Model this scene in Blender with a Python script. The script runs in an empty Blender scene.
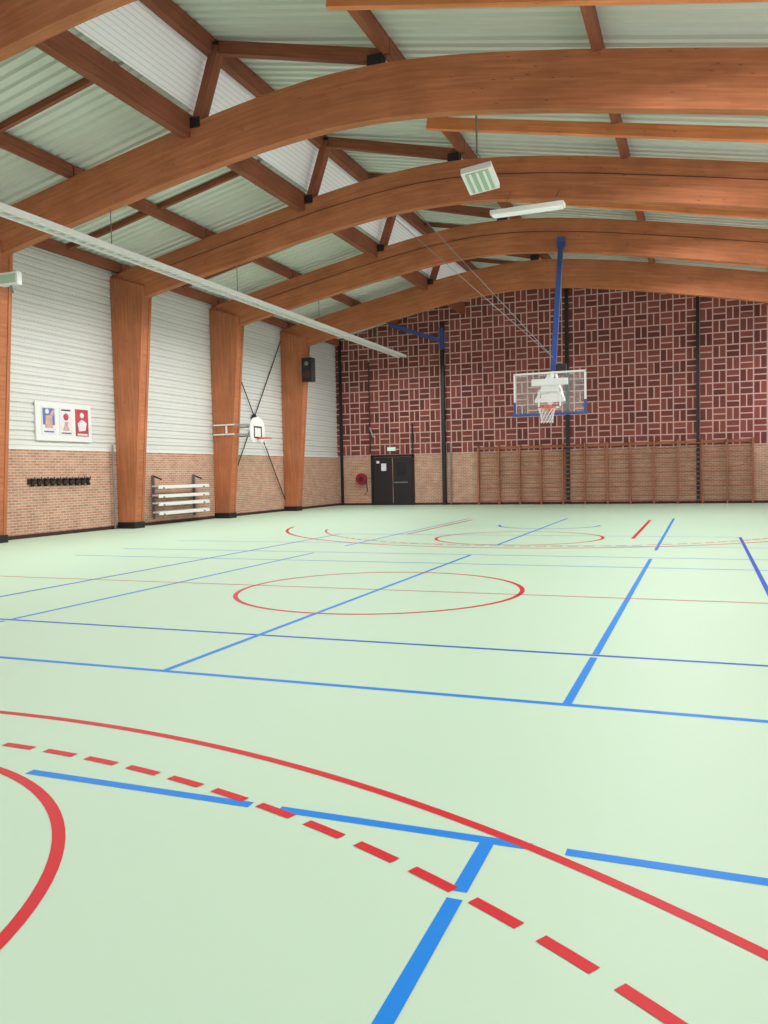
import bpy, math, random
from mathutils import Vector, Matrix
random.seed(4)
scene=bpy.context.scene
try: scene.view_settings.view_transform='Standard'
except Exception: pass
COL=bpy.context.collection

# ------------------------------------------------------------------ materials
def srgb(r,g,b):
    f=lambda c:(c/255/12.92) if c/255<=.04045 else ((c/255+.055)/1.055)**2.4
    return (f(r),f(g),f(b),1)
def M(name,col,rough=.6,metal=0.,spec=.5,emit=None,es=0.,noise=0.,nscale=8.):
    m=bpy.data.materials.new(name); m.use_nodes=True; nt=m.node_tree; b=nt.nodes['Principled BSDF']
    b.inputs['Base Color'].default_value=col; b.inputs['Roughness'].default_value=rough
    b.inputs['Metallic'].default_value=metal; b.inputs['Specular IOR Level'].default_value=spec
    if emit: b.inputs['Emission Color'].default_value=emit; b.inputs['Emission Strength'].default_value=es
    if noise>0:
        tc=nt.nodes.new('ShaderNodeTexCoord'); n=nt.nodes.new('ShaderNodeTexNoise'); n.inputs['Scale'].default_value=nscale
        n.inputs['Detail'].default_value=4
        mx=nt.nodes.new('ShaderNodeMix'); mx.data_type='RGBA'
        mx.inputs[6].default_value=tuple(c*(1-noise) for c in col[:3])+(1,); mx.inputs[7].default_value=tuple(min(1,c*(1+noise)) for c in col[:3])+(1,)
        nt.links.new(tc.outputs['Object'],n.inputs['Vector']); nt.links.new(n.outputs['Fac'],mx.inputs[0]); nt.links.new(mx.outputs[2],b.inputs['Base Color'])
    return m
def nd(nt,t,**k):
    n=nt.nodes.new(t)
    for a,v in k.items(): setattr(n,a,v)
    return n
def mth(nt,op,a,b=None,c=None):
    n=nt.nodes.new('ShaderNodeMath'); n.operation=op
    for i,v in enumerate((a,b,c)):
        if v is None: continue
        if isinstance(v,(int,float)): n.inputs[i].default_value=v
        else: nt.links.new(v,n.inputs[i])
    return n.outputs[0]
def mixc(nt,f,a,b):
    n=nt.nodes.new('ShaderNodeMix'); n.data_type='RGBA'
    for i,v in ((0,f),(6,a),(7,b)):
        if isinstance(v,(int,float,tuple)): n.inputs[i].default_value=v
        else: nt.links.new(v,n.inputs[i])
    return n.outputs[2]

def wood(name,c1,c2,lam=.045,rough=.65):
    m=bpy.data.materials.new(name); m.use_nodes=True; nt=m.node_tree; b=nt.nodes['Principled BSDF']
    uv=nd(nt,'ShaderNodeUVMap'); mp=nd(nt,'ShaderNodeMapping'); mp.inputs['Scale'].default_value=(.6,9,1)
    nt.links.new(uv.outputs[0],mp.inputs[0])
    n=nd(nt,'ShaderNodeTexNoise'); n.inputs['Scale'].default_value=1.6; n.inputs['Detail'].default_value=6; n.inputs['Roughness'].default_value=.65
    nt.links.new(mp.outputs[0],n.inputs[0])
    cr=nd(nt,'ShaderNodeValToRGB'); cr.color_ramp.elements[0].position=.25; cr.color_ramp.elements[0].color=c1
    cr.color_ramp.elements[1].position=.75; cr.color_ramp.elements[1].color=c2
    nt.links.new(n.outputs['Fac'],cr.inputs[0])
    sx=nd(nt,'ShaderNodeSeparateXYZ'); nt.links.new(uv.outputs[0],sx.inputs[0])
    row=mth(nt,'FLOOR',mth(nt,'DIVIDE',sx.outputs[1],lam))
    fr=mth(nt,'FRACT',mth(nt,'DIVIDE',sx.outputs[1],lam))
    line=mth(nt,'LESS_THAN',fr,.07)
    seg=mth(nt,'FLOOR',mth(nt,'MULTIPLY_ADD',row,.37,mth(nt,'DIVIDE',sx.outputs[0],1.7)))
    cb=nd(nt,'ShaderNodeCombineXYZ'); nt.links.new(row,cb.inputs[0]); nt.links.new(seg,cb.inputs[1])
    wn=nd(nt,'ShaderNodeTexWhiteNoise'); nt.links.new(cb.outputs[0],wn.inputs['Vector'])
    v=mth(nt,'MULTIPLY_ADD',wn.outputs['Value'],.16,.92)
    mp2=nd(nt,'ShaderNodeMapping'); mp2.inputs['Scale'].default_value=(2.2,8,1); nt.links.new(uv.outputs[0],mp2.inputs[0])
    vo=nd(nt,'ShaderNodeTexVoronoi'); vo.inputs['Scale'].default_value=1.0; nt.links.new(mp2.outputs[0],vo.inputs[0])
    kn=mth(nt,'LESS_THAN',vo.outputs['Distance'],.09)
    v2=mth(nt,'MULTIPLY',v,mth(nt,'SUBTRACT',1,mth(nt,'MULTIPLY',line,.2)))
    v3=mth(nt,'MULTIPLY',v2,mth(nt,'SUBTRACT',1,mth(nt,'MULTIPLY',kn,.4)))
    n2=nd(nt,'ShaderNodeTexNoise'); n2.inputs['Scale'].default_value=.9; n2.inputs['Detail'].default_value=3
    tc=nd(nt,'ShaderNodeTexCoord'); nt.links.new(tc.outputs['Object'],n2.inputs[0])
    v4=mth(nt,'MULTIPLY',v3,mth(nt,'MULTIPLY_ADD',n2.outputs['Fac'],.7,.65))
    vm=nd(nt,'ShaderNodeVectorMath',operation='SCALE'); nt.links.new(cr.outputs[0],vm.inputs[0]); nt.links.new(v4,vm.inputs['Scale'])
    nt.links.new(vm.outputs[0],b.inputs['Base Color']); b.inputs['Roughness'].default_value=rough; b.inputs['Specular IOR Level'].default_value=.2
    return m
def brick(name,c1,c2,mort,bw=.23,bh=.075,ms=.012,rough=.85):
    m=bpy.data.materials.new(name); m.use_nodes=True; nt=m.node_tree; b=nt.nodes['Principled BSDF']
    uv=nd(nt,'ShaderNodeUVMap'); t=nd(nt,'ShaderNodeTexBrick'); nt.links.new(uv.outputs[0],t.inputs[0])
    t.inputs['Color1'].default_value=c1; t.inputs['Color2'].default_value=c2; t.inputs['Mortar'].default_value=mort
    t.inputs['Scale'].default_value=1; t.inputs['Mortar Size'].default_value=ms; t.inputs['Brick Width'].default_value=bw; t.inputs['Row Height'].default_value=bh
    n=nd(nt,'ShaderNodeTexNoise'); n.inputs['Scale'].default_value=2.5; n.inputs['Detail'].default_value=6; nt.links.new(uv.outputs[0],n.inputs[0])
    vm=nd(nt,'ShaderNodeVectorMath',operation='SCALE'); nt.links.new(t.outputs[0],vm.inputs[0]); nt.links.new(mth(nt,'MULTIPLY_ADD',n.outputs['Fac'],.6,.7),vm.inputs['Scale'])
    nt.links.new(vm.outputs[0],b.inputs['Base Color']); b.inputs['Roughness'].default_value=rough
    bp=nd(nt,'ShaderNodeBump'); bp.inputs['Strength'].default_value=.3; bp.inputs['Distance'].default_value=.01; bp.invert=True
    nt.links.new(t.outputs['Fac'],bp.inputs['Height']); nt.links.new(bp.outputs[0],b.inputs['Normal'])
    return m
def weave(name):
    m=bpy.data.materials.new(name); m.use_nodes=True; nt=m.node_tree; b=nt.nodes['Principled BSDF']
    uv=nd(nt,'ShaderNodeUVMap'); sx=nd(nt,'ShaderNodeSeparateXYZ'); nt.links.new(uv.outputs[0],sx.inputs[0])
    s=.52
    U=mth(nt,'DIVIDE',mth(nt,'ADD',sx.outputs[0],100),s); V=mth(nt,'DIVIDE',mth(nt,'ADD',sx.outputs[1],100),s)
    cu=mth(nt,'FLOOR',U); cv=mth(nt,'FLOOR',V); fu=mth(nt,'FRACT',U); fv=mth(nt,'FRACT',V)
    par=mth(nt,'FLOORED_MODULO',mth(nt,'ADD',cu,cv),2)
    a=mth(nt,'ADD',mth(nt,'MULTIPLY',fu,par),mth(nt,'MULTIPLY',fv,mth(nt,'SUBTRACT',1,par)))
    a3=mth(nt,'MULTIPLY',a,2); fa=mth(nt,'FRACT',a3); ia=mth(nt,'FLOOR',a3)
    d1=mth(nt,'MINIMUM',fa,mth(nt,'SUBTRACT',1,fa))
    mo1=mth(nt,'LESS_THAN',d1,.09)
    db=mth(nt,'MINIMUM',mth(nt,'MINIMUM',fu,mth(nt,'SUBTRACT',1,fu)),mth(nt,'MINIMUM',fv,mth(nt,'SUBTRACT',1,fv)))
    mo2=mth(nt,'LESS_THAN',db,.047)
    mo=mth(nt,'MAXIMUM',mo1,mo2)
    cb=nd(nt,'ShaderNodeCombineXYZ'); nt.links.new(cu,cb.inputs[0]); nt.links.new(cv,cb.inputs[1]); nt.links.new(ia,cb.inputs[2])
    wn=nd(nt,'ShaderNodeTexWhiteNoise'); nt.links.new(cb.outputs[0],wn.inputs['Vector'])
    cr=nd(nt,'ShaderNodeValToRGB'); cr.color_ramp.elements[0].color=srgb(100,44,40); cr.color_ramp.elements[1].color=srgb(140,72,64)
    nt.links.new(wn.outputs['Value'],cr.inputs[0])
    c=mixc(nt,mo,cr.outputs[0],srgb(204,168,160))
    n=nd(nt,'ShaderNodeTexNoise'); n.inputs['Scale'].default_value=.8; n.inputs['Detail'].default_value=4; nt.links.new(uv.outputs[0],n.inputs[0])
    vm=nd(nt,'ShaderNodeVectorMath',operation='SCALE'); nt.links.new(c,vm.inputs[0]); nt.links.new(mth(nt,'MULTIPLY_ADD',n.outputs['Fac'],.5,.75),vm.inputs['Scale'])
    nt.links.new(vm.outputs[0],b.inputs['Base Color']); b.inputs['Roughness'].default_value=.8
    return m
def lined(name,col,pitch,dark=.75,axis=1,rough=.5,emit=0):
    m=bpy.data.materials.new(name); m.use_nodes=True; nt=m.node_tree; b=nt.nodes['Principled BSDF']
    uv=nd(nt,'ShaderNodeUVMap'); sx=nd(nt,'ShaderNodeSeparateXYZ'); nt.links.new(uv.outputs[0],sx.inputs[0])
    f=mth(nt,'FRACT',mth(nt,'DIVIDE',sx.outputs[axis],pitch)); l=mth(nt,'LESS_THAN',f,.16)
    n=nd(nt,'ShaderNodeTexNoise'); n.inputs['Scale'].default_value=.7; n.inputs['Detail'].default_value=4; nt.links.new(uv.outputs[0],n.inputs[0])
    v=mth(nt,'MULTIPLY',mth(nt,'SUBTRACT',1,mth(nt,'MULTIPLY',l,1-dark)),mth(nt,'MULTIPLY_ADD',n.outputs['Fac'],.16,.9))
    vm=nd(nt,'ShaderNodeVectorMath',operation='SCALE'); vm.inputs[0].default_value=col[:3]; nt.links.new(v,vm.inputs['Scale'])
    nt.links.new(vm.outputs[0],b.inputs['Base Color']); b.inputs['Roughness'].default_value=rough
    if emit:
        nt.links.new(vm.outputs[0],b.inputs['Emission Color']); b.inputs['Emission Strength'].default_value=emit
    return m

W_BEAM=wood('glulam_wood',srgb(160,95,64),srgb(192,122,84))
W_PUR=wood('purlin_wood',srgb(118,68,50),srgb(154,92,68),lam=.09)
W_RAFT_LIT=wood('lit_rafter_wood',srgb(206,120,76),srgb(232,150,100),lam=.09)  # brighter orange: daylight and ceiling light on the rafters put into the colour
W_BAR=wood('wallbar_wood',srgb(142,90,68),srgb(180,122,92),lam=.2)
BR_TAN=brick('tan_brick',srgb(192,144,120),srgb(172,120,96),srgb(198,176,158))
WEAVE=weave('red_basketweave_brick')
CLAD=lined('white_cladding',srgb(220,219,216),.125,.72)
CLER=lined('translucent_clerestory',srgb(232,232,232),.11,.74,emit=.17)  # weak emission stands in for daylight coming through the sheets
ROOF=M('roof_sheet',srgb(212,216,208),.5,noise=.05,nscale=.6)
FLOOR=M('mint_sports_floor',srgb(187,213,189),.52,spec=.35,noise=.015,nscale=.5)
RED=M('red_line_paint',srgb(200,26,38),.5,spec=.25); BLUE=M('blue_line_paint',srgb(0,126,218),.5,spec=.25); DBLUE=M('navy_line_paint',srgb(8,80,190),.5,spec=.25)
BLACK=M('black_steel',srgb(22,20,22),.5); WHITE=M('white_paint',srgb(226,226,224),.45)
GREY=M('grey_steel',srgb(130,132,134),.4,metal=.6); BLUEP=M('blue_paint_steel',srgb(48,74,136),.45)
ORANGE=M('rim_orange',srgb(214,72,40),.4); NET=M('net_white',srgb(225,222,220),.8)
LAMPW=M('lamp_diffuser',srgb(235,238,232),.4,emit=(1,1,.97,1),es=.15)
LAMPG=M('lamp_grille',srgb(160,184,160),.4)
BROWN=M('dark_brown_steel',srgb(58,32,28),.6)

# ------------------------------------------------------------------ mesh builder
class MB:
    def __init__(s): s.v=[];s.f=[];s.m=[];s.uv=[];s.mats=[];s.sm=[]
    def mi(s,mat):
        if mat not in s.mats: s.mats.append(mat)
        return s.mats.index(mat)
    def face(s,pts,mat,uv=None,smooth=False):
        i=len(s.v); s.v+=[tuple(p) for p in pts]; s.f.append(tuple(range(i,i+len(pts)))); s.m.append(s.mi(mat))
        if uv is None:
            a,b,c=Vector(pts[0]),Vector(pts[1]),Vector(pts[2]); n=(b-a).cross(c-a); ax=max(range(3),key=lambda k:abs(n[k]))
            uv=[((p[1],p[2]),(p[0],p[2]),(p[0],p[1]))[ax] for p in pts]
        s.uv.append(uv); s.sm.append(smooth)
    def beam(s,a,b,w,h,mat,up=(0,0,1)):
        a=Vector(a);b=Vector(b);d=(b-a);L=d.length;d.normalize()
        u=Vector(up)
        if abs(d.dot(u))>.95: u=Vector((0,1,0))
        x=d.cross(u).normalized(); z=x.cross(d).normalized()
        c=[]
        for p in (a,b):
            for sx,sz in ((-1,-1),(1,-1),(1,1),(-1,1)): c.append(p+x*sx*w/2+z*sz*h/2)
        o=random.random()*7; o2=random.random()*3
        for i,(k,dim) in enumerate(((0,w),(1,h),(2,w),(3,h))):
            j=(k+1)%4; s.face([c[k],c[j],c[j+4],c[k+4]],mat,[(o,o2),(o,o2+dim),(o+L,o2+dim),(o+L,o2)])
        s.face([c[3],c[2],c[1],c[0]],mat,[(0,0),(w,0),(w,h),(0,h)]); s.face([c[4],c[5],c[6],c[7]],mat,[(0,0),(w,0),(w,h),(0,h)])
    def box(s,c,d,mat,M4=None):
        x,y,z=[k/2 for k in d]; cx,cy,cz=c
        P=[Vector((sx*x+cx,sy*y+cy,sz*z+cz)) for sz in(-1,1) for sx,sy in((-1,-1),(1,-1),(1,1),(-1,1))]
        if M4: P=[M4@p for p in P]
        for q in ((3,2,1,0),(4,5,6,7),(0,1,5,4),(1,2,6,5),(2,3,7,6),(3,0,4,7)): s.face([P[i] for i in q],mat)
    def prism(s,poly,axis,a,b,mat):
        f=(lambda p,t:(p[0],t,p[1])) if axis==1 else ((lambda p,t:(t,p[0],p[1])) if axis==0 else (lambda p,t:(p[0],p[1],t)))
        A=[f(p,a) for p in poly];B=[f(p,b) for p in poly];n=len(poly)
        s.face(A,mat);s.face(B[::-1],mat)
        for i in range(n): j=(i+1)%n; s.face([A[j],A[i],B[i],B[j]],mat)
    def tube(s,pts,r,mat,n=8,closed=False):
        pts=[Vector(p) for p in pts]; rings=[]
        N=len(pts)
        for i,p in enumerate(pts):
            if closed: d=pts[(i+1)%N]-pts[i-1]
            else: d=(pts[min(i+1,N-1)]-pts[max(i-1,0)])
            d.normalize(); u=Vector((0,0,1)) if abs(d.z)<.9 else Vector((1,0,0))
            x=d.cross(u).normalized(); y=x.cross(d).normalized()
            rings.append([p+(x*math.cos(2*math.pi*k/n)+y*math.sin(2*math.pi*k/n))*r for k in range(n)])
        for i in range(N if closed else N-1):
            A=rings[i];B=rings[(i+1)%N]
            for k in range(n): l=(k+1)%n; s.face([A[k],A[l],B[l],B[k]],mat,smooth=True)
        if not closed: s.face(rings[0][::-1],mat); s.face(rings[-1],mat)
    def disc(s,c,r,axis,t,mat,n=24):
        c=Vector(c);ax=Vector(axis).normalized(); s.tube([c-ax*t/2,c+ax*t/2],r,mat,n)
    def obj(s,name,parent=None):
        me=bpy.data.meshes.new(name); me.from_pydata(s.v,[],s.f); 
        for m in s.mats: me.materials.append(m)
        me.polygons.foreach_set('material_index',s.m); me.polygons.foreach_set('use_smooth',s.sm)
        ul=me.uv_layers.new(name='UVMap')
        flat=[]
        for u in s.uv:
            for p in u: flat+=[p[0],p[1]]
        ul.data.foreach_set('uv',flat)
        me.validate(); me.update()
        o=bpy.data.objects.new(name,me); COL.objects.link(o)
        if parent: o.parent=parent
        return o
def empty(name,loc=(0,0,0)):
    e=bpy.data.objects.new(name,None); COL.objects.link(e); return e

# ------------------------------------------------------------------ dimensions
LW=-17.0; RW=4.0; BW=36.95; NEAR=-17.0; AP=-6.5
FY=[31.5-5.4*i for i in range(0,9)]
def zb(x): return 8.52-.215*(math.sqrt((x-AP)**2+9)-3)
def zt(x): return 9.57-.222*(math.sqrt((x-AP)**2+9)-3)
def roofR(x): return 10.2-.205*(x+6.2)
def roofL(x): return 8.12+(x+17.2)*.218
LX=-10.3; UX=-9.85   # foot / head of the clerestory step

# ------------------------------------------------------------------ floor + markings
b=MB(); b.box(((LW+RW)/2,(BW+NEAR)/2,-.1),(RW-LW+.6,BW-NEAR+.6,.2),FLOOR); b.obj('floor')
b=MB(); Z=.0012
def line(a,c,w,mat,z=Z):
    a=Vector((*a,0));c=Vector((*c,0));d=(c-a).normalized();n=Vector((-d.y,d.x,0))*w/2;zz=Vector((0,0,z))
    b.face([a-n+zz,c-n+zz,c+n+zz,a+n+zz],mat)
def arc(c,r,a0,a1,w,mat,z=Z,seg=None):
    seg=seg or max(2,int(abs(a1-a0)/1.5)+1)
    for i in range(seg):
        t0=math.radians(a0+(a1-a0)*i/seg);t1=math.radians(a0+(a1-a0)*(i+1)/seg)
        p=[(c[0]+(r+k)*math.cos(t),c[1]+(r+k)*math.sin(t),z) for k,t in ((-w/2,t0),(w/2,t0),(w/2,t1),(-w/2,t1))]
        b.face(p,mat)
CX=-4.02; MY=9.95; w=.06; Z1=.0018; Z2=.0024
arc((CX,MY),1.88,0,360,.06,RED,Z1,seg=128)
line((-13,MY),(3.8,MY),.035,RED,Z1)
arc((-4.09,-3.65),7.69,15,165,.052,RED,Z1); arc((-4.09,2*MY+3.65),7.6,-165,-15,.08,RED,Z1)
k0=66.05; pit=2.845; dl=1.98
for n in range(-18,34):
    a=k0+n*pit
    if 15<a<168:
        arc((-3.84,-2.85),6.39,a-dl/2,a+dl/2,.052,RED,Z2,seg=2)
        arc((-3.84,2*MY+2.85),6.39,-a-dl/2,-a+dl/2,.065,RED,Z2,seg=2)
arc((-3.94,1.43),1.83,0,360,.055,RED,Z1,seg=120); arc((-3.98,2*MY-1.43),1.89,0,360,.07,RED,Z1,seg=120)
arc((CX,22.75),1.38,180,360,.07,DBLUE,Z2)
line((-1.45,18.5),(-1.48,25.2),.08,RED,Z2); line((-6.95,19.2),(-6.9,25.2),.08,RED,Z2)
for x in (-.84,-7.2):
    line((x,-6),(x,2.745) ,w,BLUE,.0015); line((x,2.80),(x,3.24),w,BLUE,.0015) 
    line((x,5.32),(x,6.74),w,BLUE,.0015); line((x,6.86),(x,14.4),w,BLUE,.0015); line((x,15.9),(x,26),w,BLUE,.0015)
line((CX,5.32),(CX,14.5),w,BLUE,.0015); line((CX,16.6),(CX,26),w,BLUE,.0015)
for x in (.73,-8.77): line((x,.7),(x,19.15),w,DBLUE,.0015)
line((-8.77,19.15),(.73,19.15),.05,BLUE)
line((-3.33,3.24),(-1.98,3.24),w,BLUE); line((-1.83,3.24),(-.66,3.24),w,BLUE); line((-.52,3.24),(3.8,3.24),w,BLUE)
line((-12,5.32),(3.8,5.32),w,BLUE); line((-12,6.82),(3.8,6.82),.055,DBLUE)
line((-12,13.1),(3.8,13.1),.05,BLUE); line((-12,14.58),(3.8,14.58),.05,BLUE); line((-12,16.66),(3.8,16.66),.04,BLUE)
b.obj('court_markings')

# ------------------------------------------------------------------ walls
b=MB(); b.box((LW-.15,(BW+NEAR)/2,1.2),(.3,BW-NEAR,2.4),BR_TAN)
z=2.42; prof=[]
while z<8.2:
    prof+=[(z,0),(z+.17,0),(z+.19,.03),(z+.23,.03)]; z+=.25
for i in range(len(prof)-1):
    (z0,d0),(z1,d1)=prof[i],prof[i+1]
    b.face([(LW-d0,NEAR,z0),(LW-d1,NEAR,z1),(LW-d1,BW,z1),(LW-d0,BW,z0)][::-1],CLAD)
b.box((LW-.2,(BW+NEAR)/2,5.4),(.1,BW-NEAR,6),WHITE)
b.box((LW-.02,(BW+NEAR)/2,2.42),(.08,BW-NEAR,.06),WHITE)
b.obj('wall_left')
b=MB()
b.box(((LW+RW)/2,BW+.15,1.2),(RW-LW+.6,.3,2.4),BR_TAN)
b.prism([(LW-.3,2.4),(RW+.3,2.4),(RW+.3,roofR(RW)),(UX,roofR(UX)),(LX,roofL(LX)),(LW-.3,roofL(LW-.3))],1,BW,BW+.3,WEAVE)
b.obj('wall_back')
b=MB()
b.box((RW+.15,(BW+NEAR)/2,1.2),(.3,BW-NEAR,2.4),BR_TAN)
b.box((RW+.15,(BW+NEAR)/2,7.45),(.3,BW-NEAR,1.3),WHITE)
b.obj('wall_right')
b=MB(); y=NEAR
while y<=BW+.01:
    b.box((RW+.1,y,4.6),(.12,.08,4.4),WHITE); y+=1.8
b.box((RW+.1,(BW+NEAR)/2,4.6),(.1,BW-NEAR,.08),WHITE)
b.obj('window_1')

# ------------------------------------------------------------------ ceiling sheets (corrugated, ribs along the slope)
def corr(b,p0,p1,y0,y1,mat,pitch=.28,d=.06):
    y=y0; pr=[]
    while y<y1: pr+=[(y,0),(y+pitch*.45,0),(y+pitch*.55,d),(y+pitch*.9,d)]; y+=pitch
    for i in range(len(pr)-1):
        (ya,da),(yb,db)=pr[i],pr[i+1]
        b.face([(p0[0],ya,p0[1]+da),(p0[0],yb,p0[1]+db),(p1[0],yb,p1[1]+db),(p1[0],ya,p1[1]+da)],mat)
b=MB()
corr(b,(LW-.3,roofL(LW-.3)),(LX,roofL(LX)),NEAR,BW+.3,ROOF)
corr(b,(UX,roofR(UX)),(RW+.4,roofR(RW+.4)),NEAR,BW+.3,ROOF)
b.face([(LW-.3,NEAR,roofL(LW-.3)+.12),(LX,NEAR,roofL(LX)+.12),(LX,BW+.3,roofL(LX)+.12),(LW-.3,BW+.3,roofL(LW-.3)+.12)],ROOF)
b.face([(UX,NEAR,roofR(UX)+.12),(RW+.4,NEAR,roofR(RW+.4)+.12),(RW+.4,BW+.3,roofR(RW+.4)+.12),(UX,BW+.3,roofR(UX)+.12)],ROOF)
b.obj('ceiling')
b=MB()
P0=(LX-.03,roofL(LX)-.1);P1=(UX-.02,roofR(UX)+.12)
b.face([(P0[0],NEAR,P0[1]),(P1[0],NEAR,P1[1]),(P1[0],BW,P1[1]),(P0[0],BW,P0[1])],CLER)
b.obj('window_2')

# ------------------------------------------------------------------ portal frames
def strip(b,xs,fb,ft,y,w,mat):
    u=[0]
    for i in range(1,len(xs)): u.append(u[-1]+math.hypot(xs[i]-xs[i-1],fb(xs[i])-fb(xs[i-1])))
    o=random.random()*20
    for i in range(len(xs)-1):
        x0,x1=xs[i],xs[i+1];b0,b1,t0,t1=fb(x0),fb(x1),ft(x0),ft(x1);u0,u1=u[i]+o,u[i+1]+o;h0,h1=t0-b0,t1-b1
        b.face([(x0,y-w/2,b0),(x1,y-w/2,b1),(x1,y-w/2,t1),(x0,y-w/2,t0)],mat,[(u0,0),(u1,0),(u1,h1),(u0,h0)])
        b.face([(x0,y+w/2,t0),(x1,y+w/2,t1),(x1,y+w/2,b1),(x0,y+w/2,b0)],mat,[(u0,h0),(u1,h1),(u1,0),(u0,0)])
        b.face([(x0,y+w/2,b0),(x1,y+w/2,b1),(x1,y-w/2,b1),(x0,y-w/2,b0)],mat,[(u0,w),(u1,w),(u1,0),(u0,0)])
        b.face([(x0,y-w/2,t0),(x1,y-w/2,t1),(x1,y+w/2,t1),(x0,y+w/2,t0)],mat,[(u0,0),(u1,0),(u1,w),(u0,w)])
    for x in (xs[0],xs[-1]): b.face([(x,y-w/2,fb(x)),(x,y+w/2,fb(x)),(x,y+w/2,ft(x)),(x,y-w/2,ft(x))],mat)
FW=.24
for y in FY:
    b=MB()
    xs=[-16.95+(RW-.05+16.95)*i/60 for i in range(61)]
    strip(b,xs,zb,zt,y,FW,W_BEAM)
    for sgn in (0,1):
        X=lambda d:(LW+d) if sgn==0 else (RW-d)
        foot,head=.62,1.22; topz=zt(X(0))-.05
        prof=[(X(.02),.12),(X(foot),.12),(X(head),zb(X(head))+.02),(X(head),zb(X(head))+.3),(X(.02),topz)]
        for yy in (y-.17,y+.17):
            o=random.random()*9
            P=[(p[0],p[1]) for p in prof]
            for side in (-1,1):
                yyy=yy+side*.05
                b.face([(p[0],yyy,p[1]) for p in (P if side<0 else P[::-1])],W_BEAM,[(p[1]+o,p[0]) for p in (P if side<0 else P[::-1])])
            for i in range(5):
                j=(i+1)%5; b.face([(P[j][0],yy-.05,P[j][1]),(P[i][0],yy-.05,P[i][1]),(P[i][0],yy+.05,P[i][1]),(P[j][0],yy+.05,P[j][1])],W_BEAM,[(P[j][1]+o,0),(P[i][1]+o,0),(P[i][1]+o,.1),(P[j][1]+o,.1)])
        prof2=[(X(.04),.12),(X(foot-.02),.12),(X(head-.03),zb(X(head))),(X(.04),zb(X(.04)))]
        b.prism(prof2,1,y-.12,y+.12,W_BEAM)
        b.box(((X(0)+X(foot))/2,y,.1),(foot+.04,.5,.2),BLACK)
    b.obj('timber_portal_frame')
    b=MB()
    fx=-10.2; hz=roofR(-9.8)-.25
    b.beam((fx,y,zt(fx)-.1),(-9.62,y,hz),.2,.26,W_PUR,up=(0,1,0))
    b.beam((-9.7,y,hz),(-5.9,y,zt(-5.9)+.18),.18,.26,W_PUR)
    b.box((fx,y,zt(fx)+.0),(.3,.27,.22),BLACK); b.box((-9.66,y,hz-.03),(.24,.24,.2),BLACK)
    b.box((-6.0,y,zt(-6.0)+.1),(.3,.26,.2),BLACK)
    b.obj('roof_strut')
b=MB()
ends=[NEAR]+sorted(FY)+[BW]
for i in range(len(ends)-1):
    y0,y1=ends[i]+.02,ends[i+1]-.02
    b.beam((-10.4,y0,zt(-10.4)-.02),(-10.4,y1,zt(-10.4)-.02),.2,.5,W_PUR)
    b.beam((-9.78,y0,roofR(-9.78)-.22),(-9.78,y1,roofR(-9.78)-.22),.18,.38,W_PUR)
    for x in (-13.7,-16.8): b.beam((x,y0,roofL(x)-.17),(x,y1,roofL(x)-.17),.16,.3,W_PUR)
    for x in (-5.8,-1.75,2.4,3.8): b.beam((x,y0,roofR(x)-.18),(x,y1,roofR(x)-.18),.16,.34,W_PUR)
b.obj('roof_purlins')
b=MB()
for i in range(len(ends)-1):
    ym=(ends[i]+ends[i+1])/2+.5
    b.beam((-6.0,ym,roofR(-6.0)-.46),(3.8,ym,roofR(3.8)-.46),.14,.26,W_RAFT_LIT)
    b.beam((-9.8,ym,roofR(-9.8)-.1),(-6,ym,roofR(-6)-.1),.1,.14,W_PUR)
    b.beam((-16.9,ym,roofL(-16.9)-.08),(-10.5,ym,roofL(-10.5)-.08),.1,.14,W_PUR)
b.obj('roof_rafters')

# ------------------------------------------------------------------ light/cable tray
b=MB(); tx=-12.6; tz=6.78; ty0,ty1=2.0,34.6; tw=.34
b.box((tx-tw/2,(ty0+ty1)/2,tz),(.03,ty1-ty0,.12),WHITE); b.box((tx+tw/2,(ty0+ty1)/2,tz),(.03,ty1-ty0,.12),WHITE)
b.box((tx,(ty0+ty1)/2,tz+.02),(.1,ty1-ty0,.05),WHITE)
y=ty0
while y<ty1: b.box((tx,y,tz),(tw,.05,.04),WHITE); y+=.3
for y in FY:
    if ty0<y<ty1: b.tube([(tx,y,tz),(tx,y,zb(tx)+.05)],.012,GREY,6)
b.obj('cable_tray_light')

# ------------------------------------------------------------------ hanging lights
b=MB(); 
R4=Matrix.Translation((-4.42,17.2,7.78))@Matrix.Rotation(math.radians(-6),4,'Y')@Matrix.Rotation(math.radians(-20),4,'X')
b.box((0,0,0),(.66,.70,.14),WHITE,R4); b.box((0,0,-.075),(.5,.6,.02),LAMPG,R4)
for k in (-1,0,1): b.box((k*.15,0,-.09),(.05,.6,.02),WHITE,R4)
pk=Vector((-4.5,17.25,8.35))
b.tube([R4@Vector((-.3,0,.05)),pk,R4@Vector((.3,0,.05))],.01,GREY,6)
b.tube([pk,(-4.5,17.25,roofR(-4.5)-.05)],.022,GREY,6)
b.obj('hanging_floodlight')
b=MB(); b.box((-3.9,19.6,7.76),(1.75,.32,.1),WHITE); b.box((-3.9,19.6,7.70),(1.65,.24,.03),LAMPW)
for x in (-4.5,-3.3): b.tube([(x,19.6,7.8),(x,20.5,zb(x)+.15)],.01,GREY,6)
b.obj('linear_ceiling_lamp')
for yf in (20.7,26.1):
    b=MB(); pts=[(x/2,yf-.135,zb(x/2)+.62) for x in range(-30,7)]
    b.tube(pts,.01,BROWN,5); b.obj('beam_cable')

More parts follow.
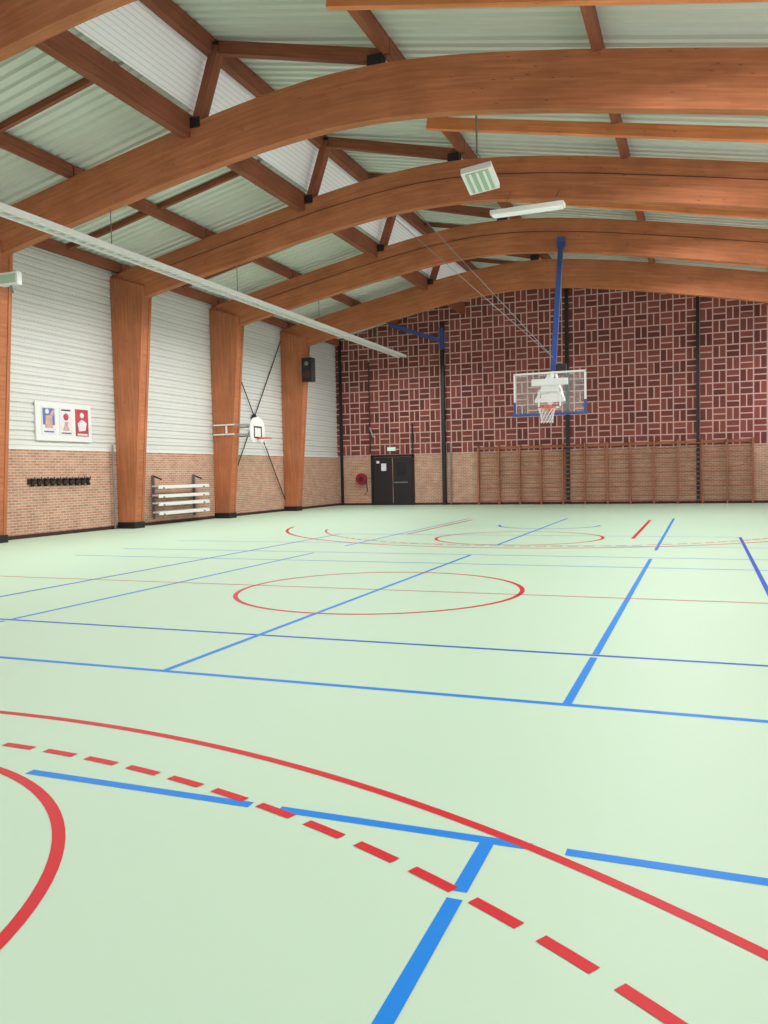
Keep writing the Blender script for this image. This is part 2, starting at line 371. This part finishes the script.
# ------------------------------------------------------------------ main basketball backboard
e=empty('basketball_hoop')
b=MB(); by=22.9; x0,x1,z0,z1=-4.98,-3.02,3.1,4.25; xc=-4.0
GLASS=bpy.data.materials.new('backboard_acrylic'); GLASS.use_nodes=True; g=GLASS.node_tree.nodes['Principled BSDF']
g.inputs['Base Color'].default_value=(.9,.93,.95,1); g.inputs['Alpha'].default_value=.08; g.inputs['Roughness'].default_value=.1
b.box((xc,by,(z0+z1)/2),(x1-x0-.05,.012,z1-z0-.05),GLASS)
for z in (z0,z1): b.box((xc,by,z),(x1-x0+.05,.03,.05),WHITE if z==z1 else BLUEP)
for x in (x0,x1): b.box((x,by,(z0+z1)/2),(.05,.03,z1-z0),WHITE)
for x in (x0,x1): b.box((x,by-.01,z0+.18),(.07,.06,.38),BLUEP)
b.box((xc,by-.02,z0),(x1-x0+.1,.07,.07),BLUEP)
for dz in (.18,.66): b.box((xc,by-.012,z0+dz),(.64,.01,.05),WHITE)
for dx in (-.3,.3): b.box((xc+dx,by-.012,z0+.42),(.05,.01,.5),WHITE)
b.obj('backboard',e)
b=MB(); rz=3.26; rc=(xc,by-.42)
b.tube([(rc[0]+.235*math.cos(t*math.pi/12),rc[1]+.235*math.sin(t*math.pi/12),rz) for t in range(24)],.016,ORANGE,8,True)
b.box((xc,by-.12,rz-.01),(.16,.22,.05),ORANGE); b.box((xc,by-.02,rz-.05),(.2,.03,.2),ORANGE)
b.obj('rim',e)
b=MB(); n=12
for k in range(n):
    for s_ in (1,-1):
        pts=[]
        for q in range(6):
            t=2*math.pi*(k+s_*q*.5)/n; r=.235-.022*q if q<4 else .165
            pts.append((rc[0]+r*math.cos(t),rc[1]+r*math.sin(t),rz-.085*q))
        b.tube(pts,.006,NET,4)
b.obj('net',e)
b=MB()
top=(-4.12,25.95,8.62)
b.beam((xc,by+.35,z0+.5),top,.15,.15,BLUEP)
b.beam((xc,by+.1,z1-.2),(xc,by+.75,z1+.1),.1,.1,WHITE); b.beam((xc,by+.02,z0+.3),(xc,by+.4,z0+.45),.1,.1,WHITE)
b.beam((xc-.5,by+.05,z1-.25),(xc+.5,by+.05,z1-.25),.1,.18,WHITE); b.beam((xc-.4,by+.05,z0+.4),(xc+.4,by+.05,z0+.4),.08,.12,WHITE)
b.box((xc,by+.08,z0+.68),(.5,.06,.5),WHITE)
b.beam((xc-.4,by+.05,z0+.35),(xc-.1,by+.5,z1),.06,.06,WHITE); b.beam((xc+.4,by+.05,z0+.35),(xc+.1,by+.5,z1),.06,.06,WHITE)
b.box((xc+.24,by+.6,z1+.12),(.28,.2,.32),BLACK)
b.box((-4.12,25.95,8.62),(.24,.16,.3),BLUEP)
b.tube([(xc,by+.7,z1+.5),(-7.9,20.85,zb(-7.9)+.1)],.009,GREY,5)
b.tube([(xc,by+.7,z1+.5),(-7.2,20.85,zb(-7.2)+.1)],.009,GREY,5)
b.obj('support_mast',e)

# ------------------------------------------------------------------ side basketball hoop on the left wall
e=empty('wall_basketball_hoop')
sx=-15.72; sy=26.95; sz=3.25
b=MB()
pr=[(-.55,.1),(-.5,-.3),(-.38,-.43),(.38,-.43),(.5,-.3),(.55,.1),(.45,.36),(.28,.48),(0,.53),(-.28,.48),(-.45,.36)]
b.prism([(sy+p[0],sz+p[1]) for p in pr],0,sx-.02,sx+.02,WHITE)
for d in (-.26,.26): b.box((sx+.03,sy+d,sz-.05),(.012,.05,.44),BLACK)
for d in (-.25,.15): b.box((sx+.03,sy,sz+d),(.012,.55,.05),BLACK)
b.obj('fan_backboard',e)
b=MB()
b.tube([(sx+.35+.23*math.cos(t*math.pi/10),sy+.23*math.sin(t*math.pi/10),sz-.28) for t in range(20)],.022,ORANGE,8,True)
b.box((sx+.08,sy,sz-.28),(.14,.14,.05),ORANGE)
for k in range(10):
    t=2*math.pi*k/10; b.tube([(sx+.35+.23*math.cos(t),sy+.23*math.sin(t),sz-.28),(sx+.35+.12*math.cos(t+.5),sy+.12*math.sin(t+.5),sz-.62)],.008,NET,4)
b.obj('rim',e)
b=MB()
for z in (sz+.2,sz-.15):
    b.beam((LW,26.45,z),(sx,sy-.25,z),.05,.05,WHITE); b.beam((LW,27.6,z),(sx,sy+.25,z),.05,.05,GREY)
    b.beam((-16.9,25.8,z),(-16.0,25.8,z),.05,.05,WHITE); b.beam((-16.0,25.8,z),(sx,sy-.3,z),.05,.05,GREY)
b.beam((-16.35,25.8,sz+.2),(-16.35,25.8,sz-.15),.05,.05,WHITE)
b.beam((LW+.02,26.5,sz-1),(LW+.02,26.5,sz+.4),.06,.06,GREY); b.beam((LW+.02,27.6,sz-.4),(LW+.02,27.6,sz+.4),.06,.06,GREY)
b.obj('wall_bracket',e)

b=MB()
b.tube([(LW+.06,26.45,.5),(LW+.06,31.2,7.3)],.022,BLACK,6); b.tube([(LW+.09,31.2,.5),(LW+.09,26.45,7.3)],.022,BLACK,6)
b.disc((LW+.08,28.8,3.9),.16,(1,0,0),.05,BLACK)
b.obj('cross_bracing_rods')

# ------------------------------------------------------------------ left wall items
b=MB(); b.box((LW+.03,18.3,3.19),(.05,2.16,1.08),WHITE)
PB=M('poster_blue',srgb(96,108,166),.5,noise=.6,nscale=6); PR=M('poster_red',srgb(184,64,76),.5,noise=.6,nscale=5); PW=M('poster_pale',srgb(222,216,220),.5,noise=.2,nscale=9); SK=M('poster_skin',srgb(196,160,150),.5,noise=.4,nscale=9)
lx=LW+.062
b.box((lx,17.68,3.2),(.012,.52,.78),PW); b.box((lx+.004,17.68,3.32),(.012,.44,.46),PB); b.disc((lx+.01,17.62,3.46),.07,(1,0,0),.012,PW)
b.prism([(17.54,3.0),(17.82,3.0),(17.8,3.3),(17.9,3.48),(17.85,3.54),(17.7,3.36),(17.56,3.34)],0,lx,lx+.018,SK)
b.box((lx+.006,17.68,2.9),(.012,.36,.04),PB)
b.box((lx,18.34,3.2),(.012,.50,.78),PW); b.disc((lx+.006,18.34,3.34),.1,(1,0,0),.012,PR); b.prism([(18.22,2.95),(18.48,2.95),(18.4,3.1),(18.42,3.2),(18.3,3.2)],0,lx,lx+.014,SK)
b.box((lx+.004,18.34,2.88),(.012,.38,.03),BLACK); b.box((lx+.004,18.34,3.53),(.012,.36,.04),BROWN)
b.box((lx,18.98,3.2),(.012,.52,.78),PR); b.disc((lx+.006,18.98,3.42),.08,(1,0,0),.012,PW)
b.prism([(18.84,2.95),(19.10,2.98),(19.17,3.2),(18.97,3.3),(18.80,3.18)],0,lx,lx+.014,PW); b.box((lx+.01,18.98,2.86),(.012,.4,.05),PW)
b.obj('wall_posters')
b=MB(); b.box((LW+.03,18.05,1.52),(.05,2.35,.14),BROWN)
for k in range(10):
    y=16.98+k*.238; b.tube([(LW+.05,y,1.56),(LW+.16,y,1.56),(LW+.18,y,1.64)],.022,BLACK,6); b.tube([(LW+.05,y,1.46),(LW+.12,y,1.40),(LW+.16,y,1.44)],.022,BLACK,6); b.box((LW+.07,y,1.5),(.04,.07,.22),BLACK)
b.obj('coat_hook_rail')
b=MB()
for k,z in enumerate((.42,.72,.98,1.28)):
    b.box((LW+.32,23.4,z),(.26,2.9,.05),WHITE); b.box((LW+.44,23.4,z-.04),(.04,2.9,.09),WHITE)
for y in (22.2,24.5):
    b.beam((LW+.06,y,.2),(LW+.06,y,1.65),.08,.06,GREY)
    for z in (.36,.66,.92,1.22): b.beam((LW+.03,y,z),(LW+.5,y,z),.05,.04,GREY)
    b.beam((LW+.06,y,1.62),(LW+.4,y,1.5),.05,.04,BLACK)
b.obj('gym_bench_rack')
b=MB(); b.box((-15.32,14.96,6.34),(.56,.14,.3),WHITE); b.box((-15.32,14.88,6.34),(.46,.03,.2),LAMPG); b.box((-15.72,15.02,6.34),(.3,.06,.1),GREY)
b.tube([(-15.32,14.96,6.2),(-15.27,14.96,6.02)],.03,GREY,6)
b.obj('emergency_light')
b=MB(); b.box((-15.6,31.15,6.0),(.46,.36,1.0),BLACK); b.disc((-15.6,30.96,5.8),.17,(0,1,0),.03,BROWN); b.disc((-15.6,30.96,6.25),.09,(0,1,0),.03,GREY); b.beam((-15.8,31.2,6.1),(-16.0,31.2,6.1),.06,.06,GREY)
b.obj('wall_speaker')
b=MB(); b.tube([(LW+.12,20.2,.02),(LW+.12,20.2,2.6)],.03,GREY,8); b.obj('downpipe')

# ------------------------------------------------------------------ back wall items
e=empty('door_1'); b=MB(); dx0,dx1=-15.1,-13.03; dm=(dx0+dx1)/2; yb=BW
b.box((dx0-.03,yb-.05,1.2),(.1,.1,2.42),BLACK); b.box((dx1+.03,yb-.05,1.2),(.1,.1,2.42),BLACK); b.box((dm,yb-.05,2.4),(dx1-dx0+.16,.1,.1),BLACK)
b.obj('frame',e); b=MB()
DK=M('door_dark',srgb(34,30,34),.45)
for s_ in (0,1):
    xa=dx0+.03+s_*(dm-dx0); b.box((xa+(dm-dx0)/2-.03,yb-.035,1.17),(dm-dx0-.06,.06,2.3),DK)
b.box((dm+.42,yb-.08,1.1),(.7,.05,.06),GREY); b.box((dm-.45,yb-.07,1.85),(.26,.02,.36),WHITE); b.box((dm-.75,yb-.07,2.1),(.14,.02,.12),WHITE)
b.box((dm+.02,yb-.08,1.1),(.03,.05,.3),GREY)
b.box((dm+.45,yb-.065,1.75),(.5,.01,.6),BLACK)
b.obj('leaves',e)
b=MB(); b.box((-14.1,yb-.05,2.72),(.4,.08,.18),M('exit_green',srgb(190,220,200),.4,emit=(.6,1,.75,1),es=.3)); b.obj('exit_sign')
b=MB(); REDP=M('red_reel',srgb(150,28,40),.4)
b.disc((-15.65,yb-.2,1.3),.28,(0,1,0),.16,REDP); b.disc((-15.65,yb-.29,1.3),.12,(0,1,0),.04,BROWN); b.box((-15.65,yb-.08,1.3),(.12,.1,.3),REDP)
b.tube([(-15.4,yb-.2,1.25),(-15.35,yb-.2,.7),(-15.5,yb-.2,.5)],.025,BLACK,6)
b.obj('fire_hose_reel')
for x,zt_,w_ in ((-16.75,8.1,.12),(-5.65,9.9,.16),(-.22,8.8,.14)):
    b=MB(); b.box((x,yb-.06,zt_/2),(w_,.1,zt_),BLACK); b.obj('wall_rail_post')
b=MB()
b.box((-11.42,yb-.12,4.3),(.16,.18,8.6),BLACK)
b.beam((-11.42,yb-.15,7.7),(-13.6,yb-1.2,8.45),.13,.16,BLUEP); b.beam((-11.42,yb-.14,8.3),(-11.42,yb-.14,7.3),.2,.2,BLUEP)
b.beam((-13.6,yb-1.2,8.45),(-13.6,yb-.1,8.45),.1,.1,BLUEP)
b.tube([(-11.1,yb-.12,0),(-11.1,yb-.12,2.9)],.03,GREY,6)
b.obj('climbing_rope_gantry')
b=MB()
b.tube([(-15.2,yb-.08,2.5),(-15.2,yb-.08,7.0)],.03,BLACK,6); b.tube([(-13.0,yb-.08,2.5),(-13.0,yb-.08,3.9)],.035,BLACK,6)
b.tube([(-15.2,yb-.12,3.8),(-15.0,yb-.12,3.3)],.04,GREY,6)
b.obj('wall_conduit')
b=MB(); x=-9.75; xs=[]
while x<=1.95: xs.append(x); x+=.97
for x in xs: b.box((x,yb-.14,1.36),(.06,.22,2.72),W_BAR)
for k in range(13):
    z=.16+k*.2; b.tube([(xs[0],yb-.2,z),(xs[-1],yb-.2,z)],.022,W_BAR,6)
b.box(((xs[0]+xs[-1])/2,yb-.03,2.62),(xs[-1]-xs[0],.03,.1),W_BAR)
b.obj('gym_wall_bars')
b=MB(); b.box(((LW+RW)/2,yb-.015,.05),(RW-LW,.03,.1),BROWN); b.obj('baseboard_back')
b=MB(); b.box((LW+.015,(NEAR+BW)/2,.05),(.03,BW-NEAR,.1),BROWN); b.obj('baseboard_left')

# ------------------------------------------------------------------ lights
w_=bpy.data.worlds.new('world'); scene.world=w_; w_.use_nodes=True; bg=w_.node_tree.nodes['Background']
bg.inputs[0].default_value=(.95,.975,1,1); bg.inputs[1].default_value=2.9
def area(x,y,z,sx_,sy_,e_,name='hall_fill_light'):
    l=bpy.data.lights.new(name,'AREA'); l.shape='RECTANGLE'; l.size=sx_; l.size_y=sy_; l.energy=e_; l.color=(1,.995,.98)
    o=bpy.data.objects.new(name,l); COL.objects.link(o); o.location=(x,y,z); return o
area(-12.6,18.3,tz-.1,.3,32,1350)
for y,en in ((1.8,170),(7.2,215),(12.6,230),(18.0,230),(23.4,230),(28.8,230)):  # fill panels with no fixture, added unseen to even out the hall light
    area(-.5,y,8.2,1.4,1.4,en)

# ------------------------------------------------------------------ camera
yaw,pit_,rol,f=.3758,.0473,.0209,811.6
F=Vector((-math.sin(yaw)*math.cos(pit_),math.cos(yaw)*math.cos(pit_),-math.sin(pit_)))
R=Vector((math.cos(yaw),math.sin(yaw),0)); D=F.cross(R)
R2=R*math.cos(rol)+D*math.sin(rol); D2=-R*math.sin(rol)+D*math.cos(rol)
c=bpy.data.cameras.new('camera'); co=bpy.data.objects.new('camera',c); COL.objects.link(co)
m=Matrix(((R2.x,-D2.x,-F.x,0),(R2.y,-D2.y,-F.y,0),(R2.z,-D2.z,-F.z,1.54),(0,0,0,1)))
co.matrix_world=m; c.sensor_width=36; c.lens=f/1024*36; c.clip_start=.05; c.clip_end=300
scene.camera=co
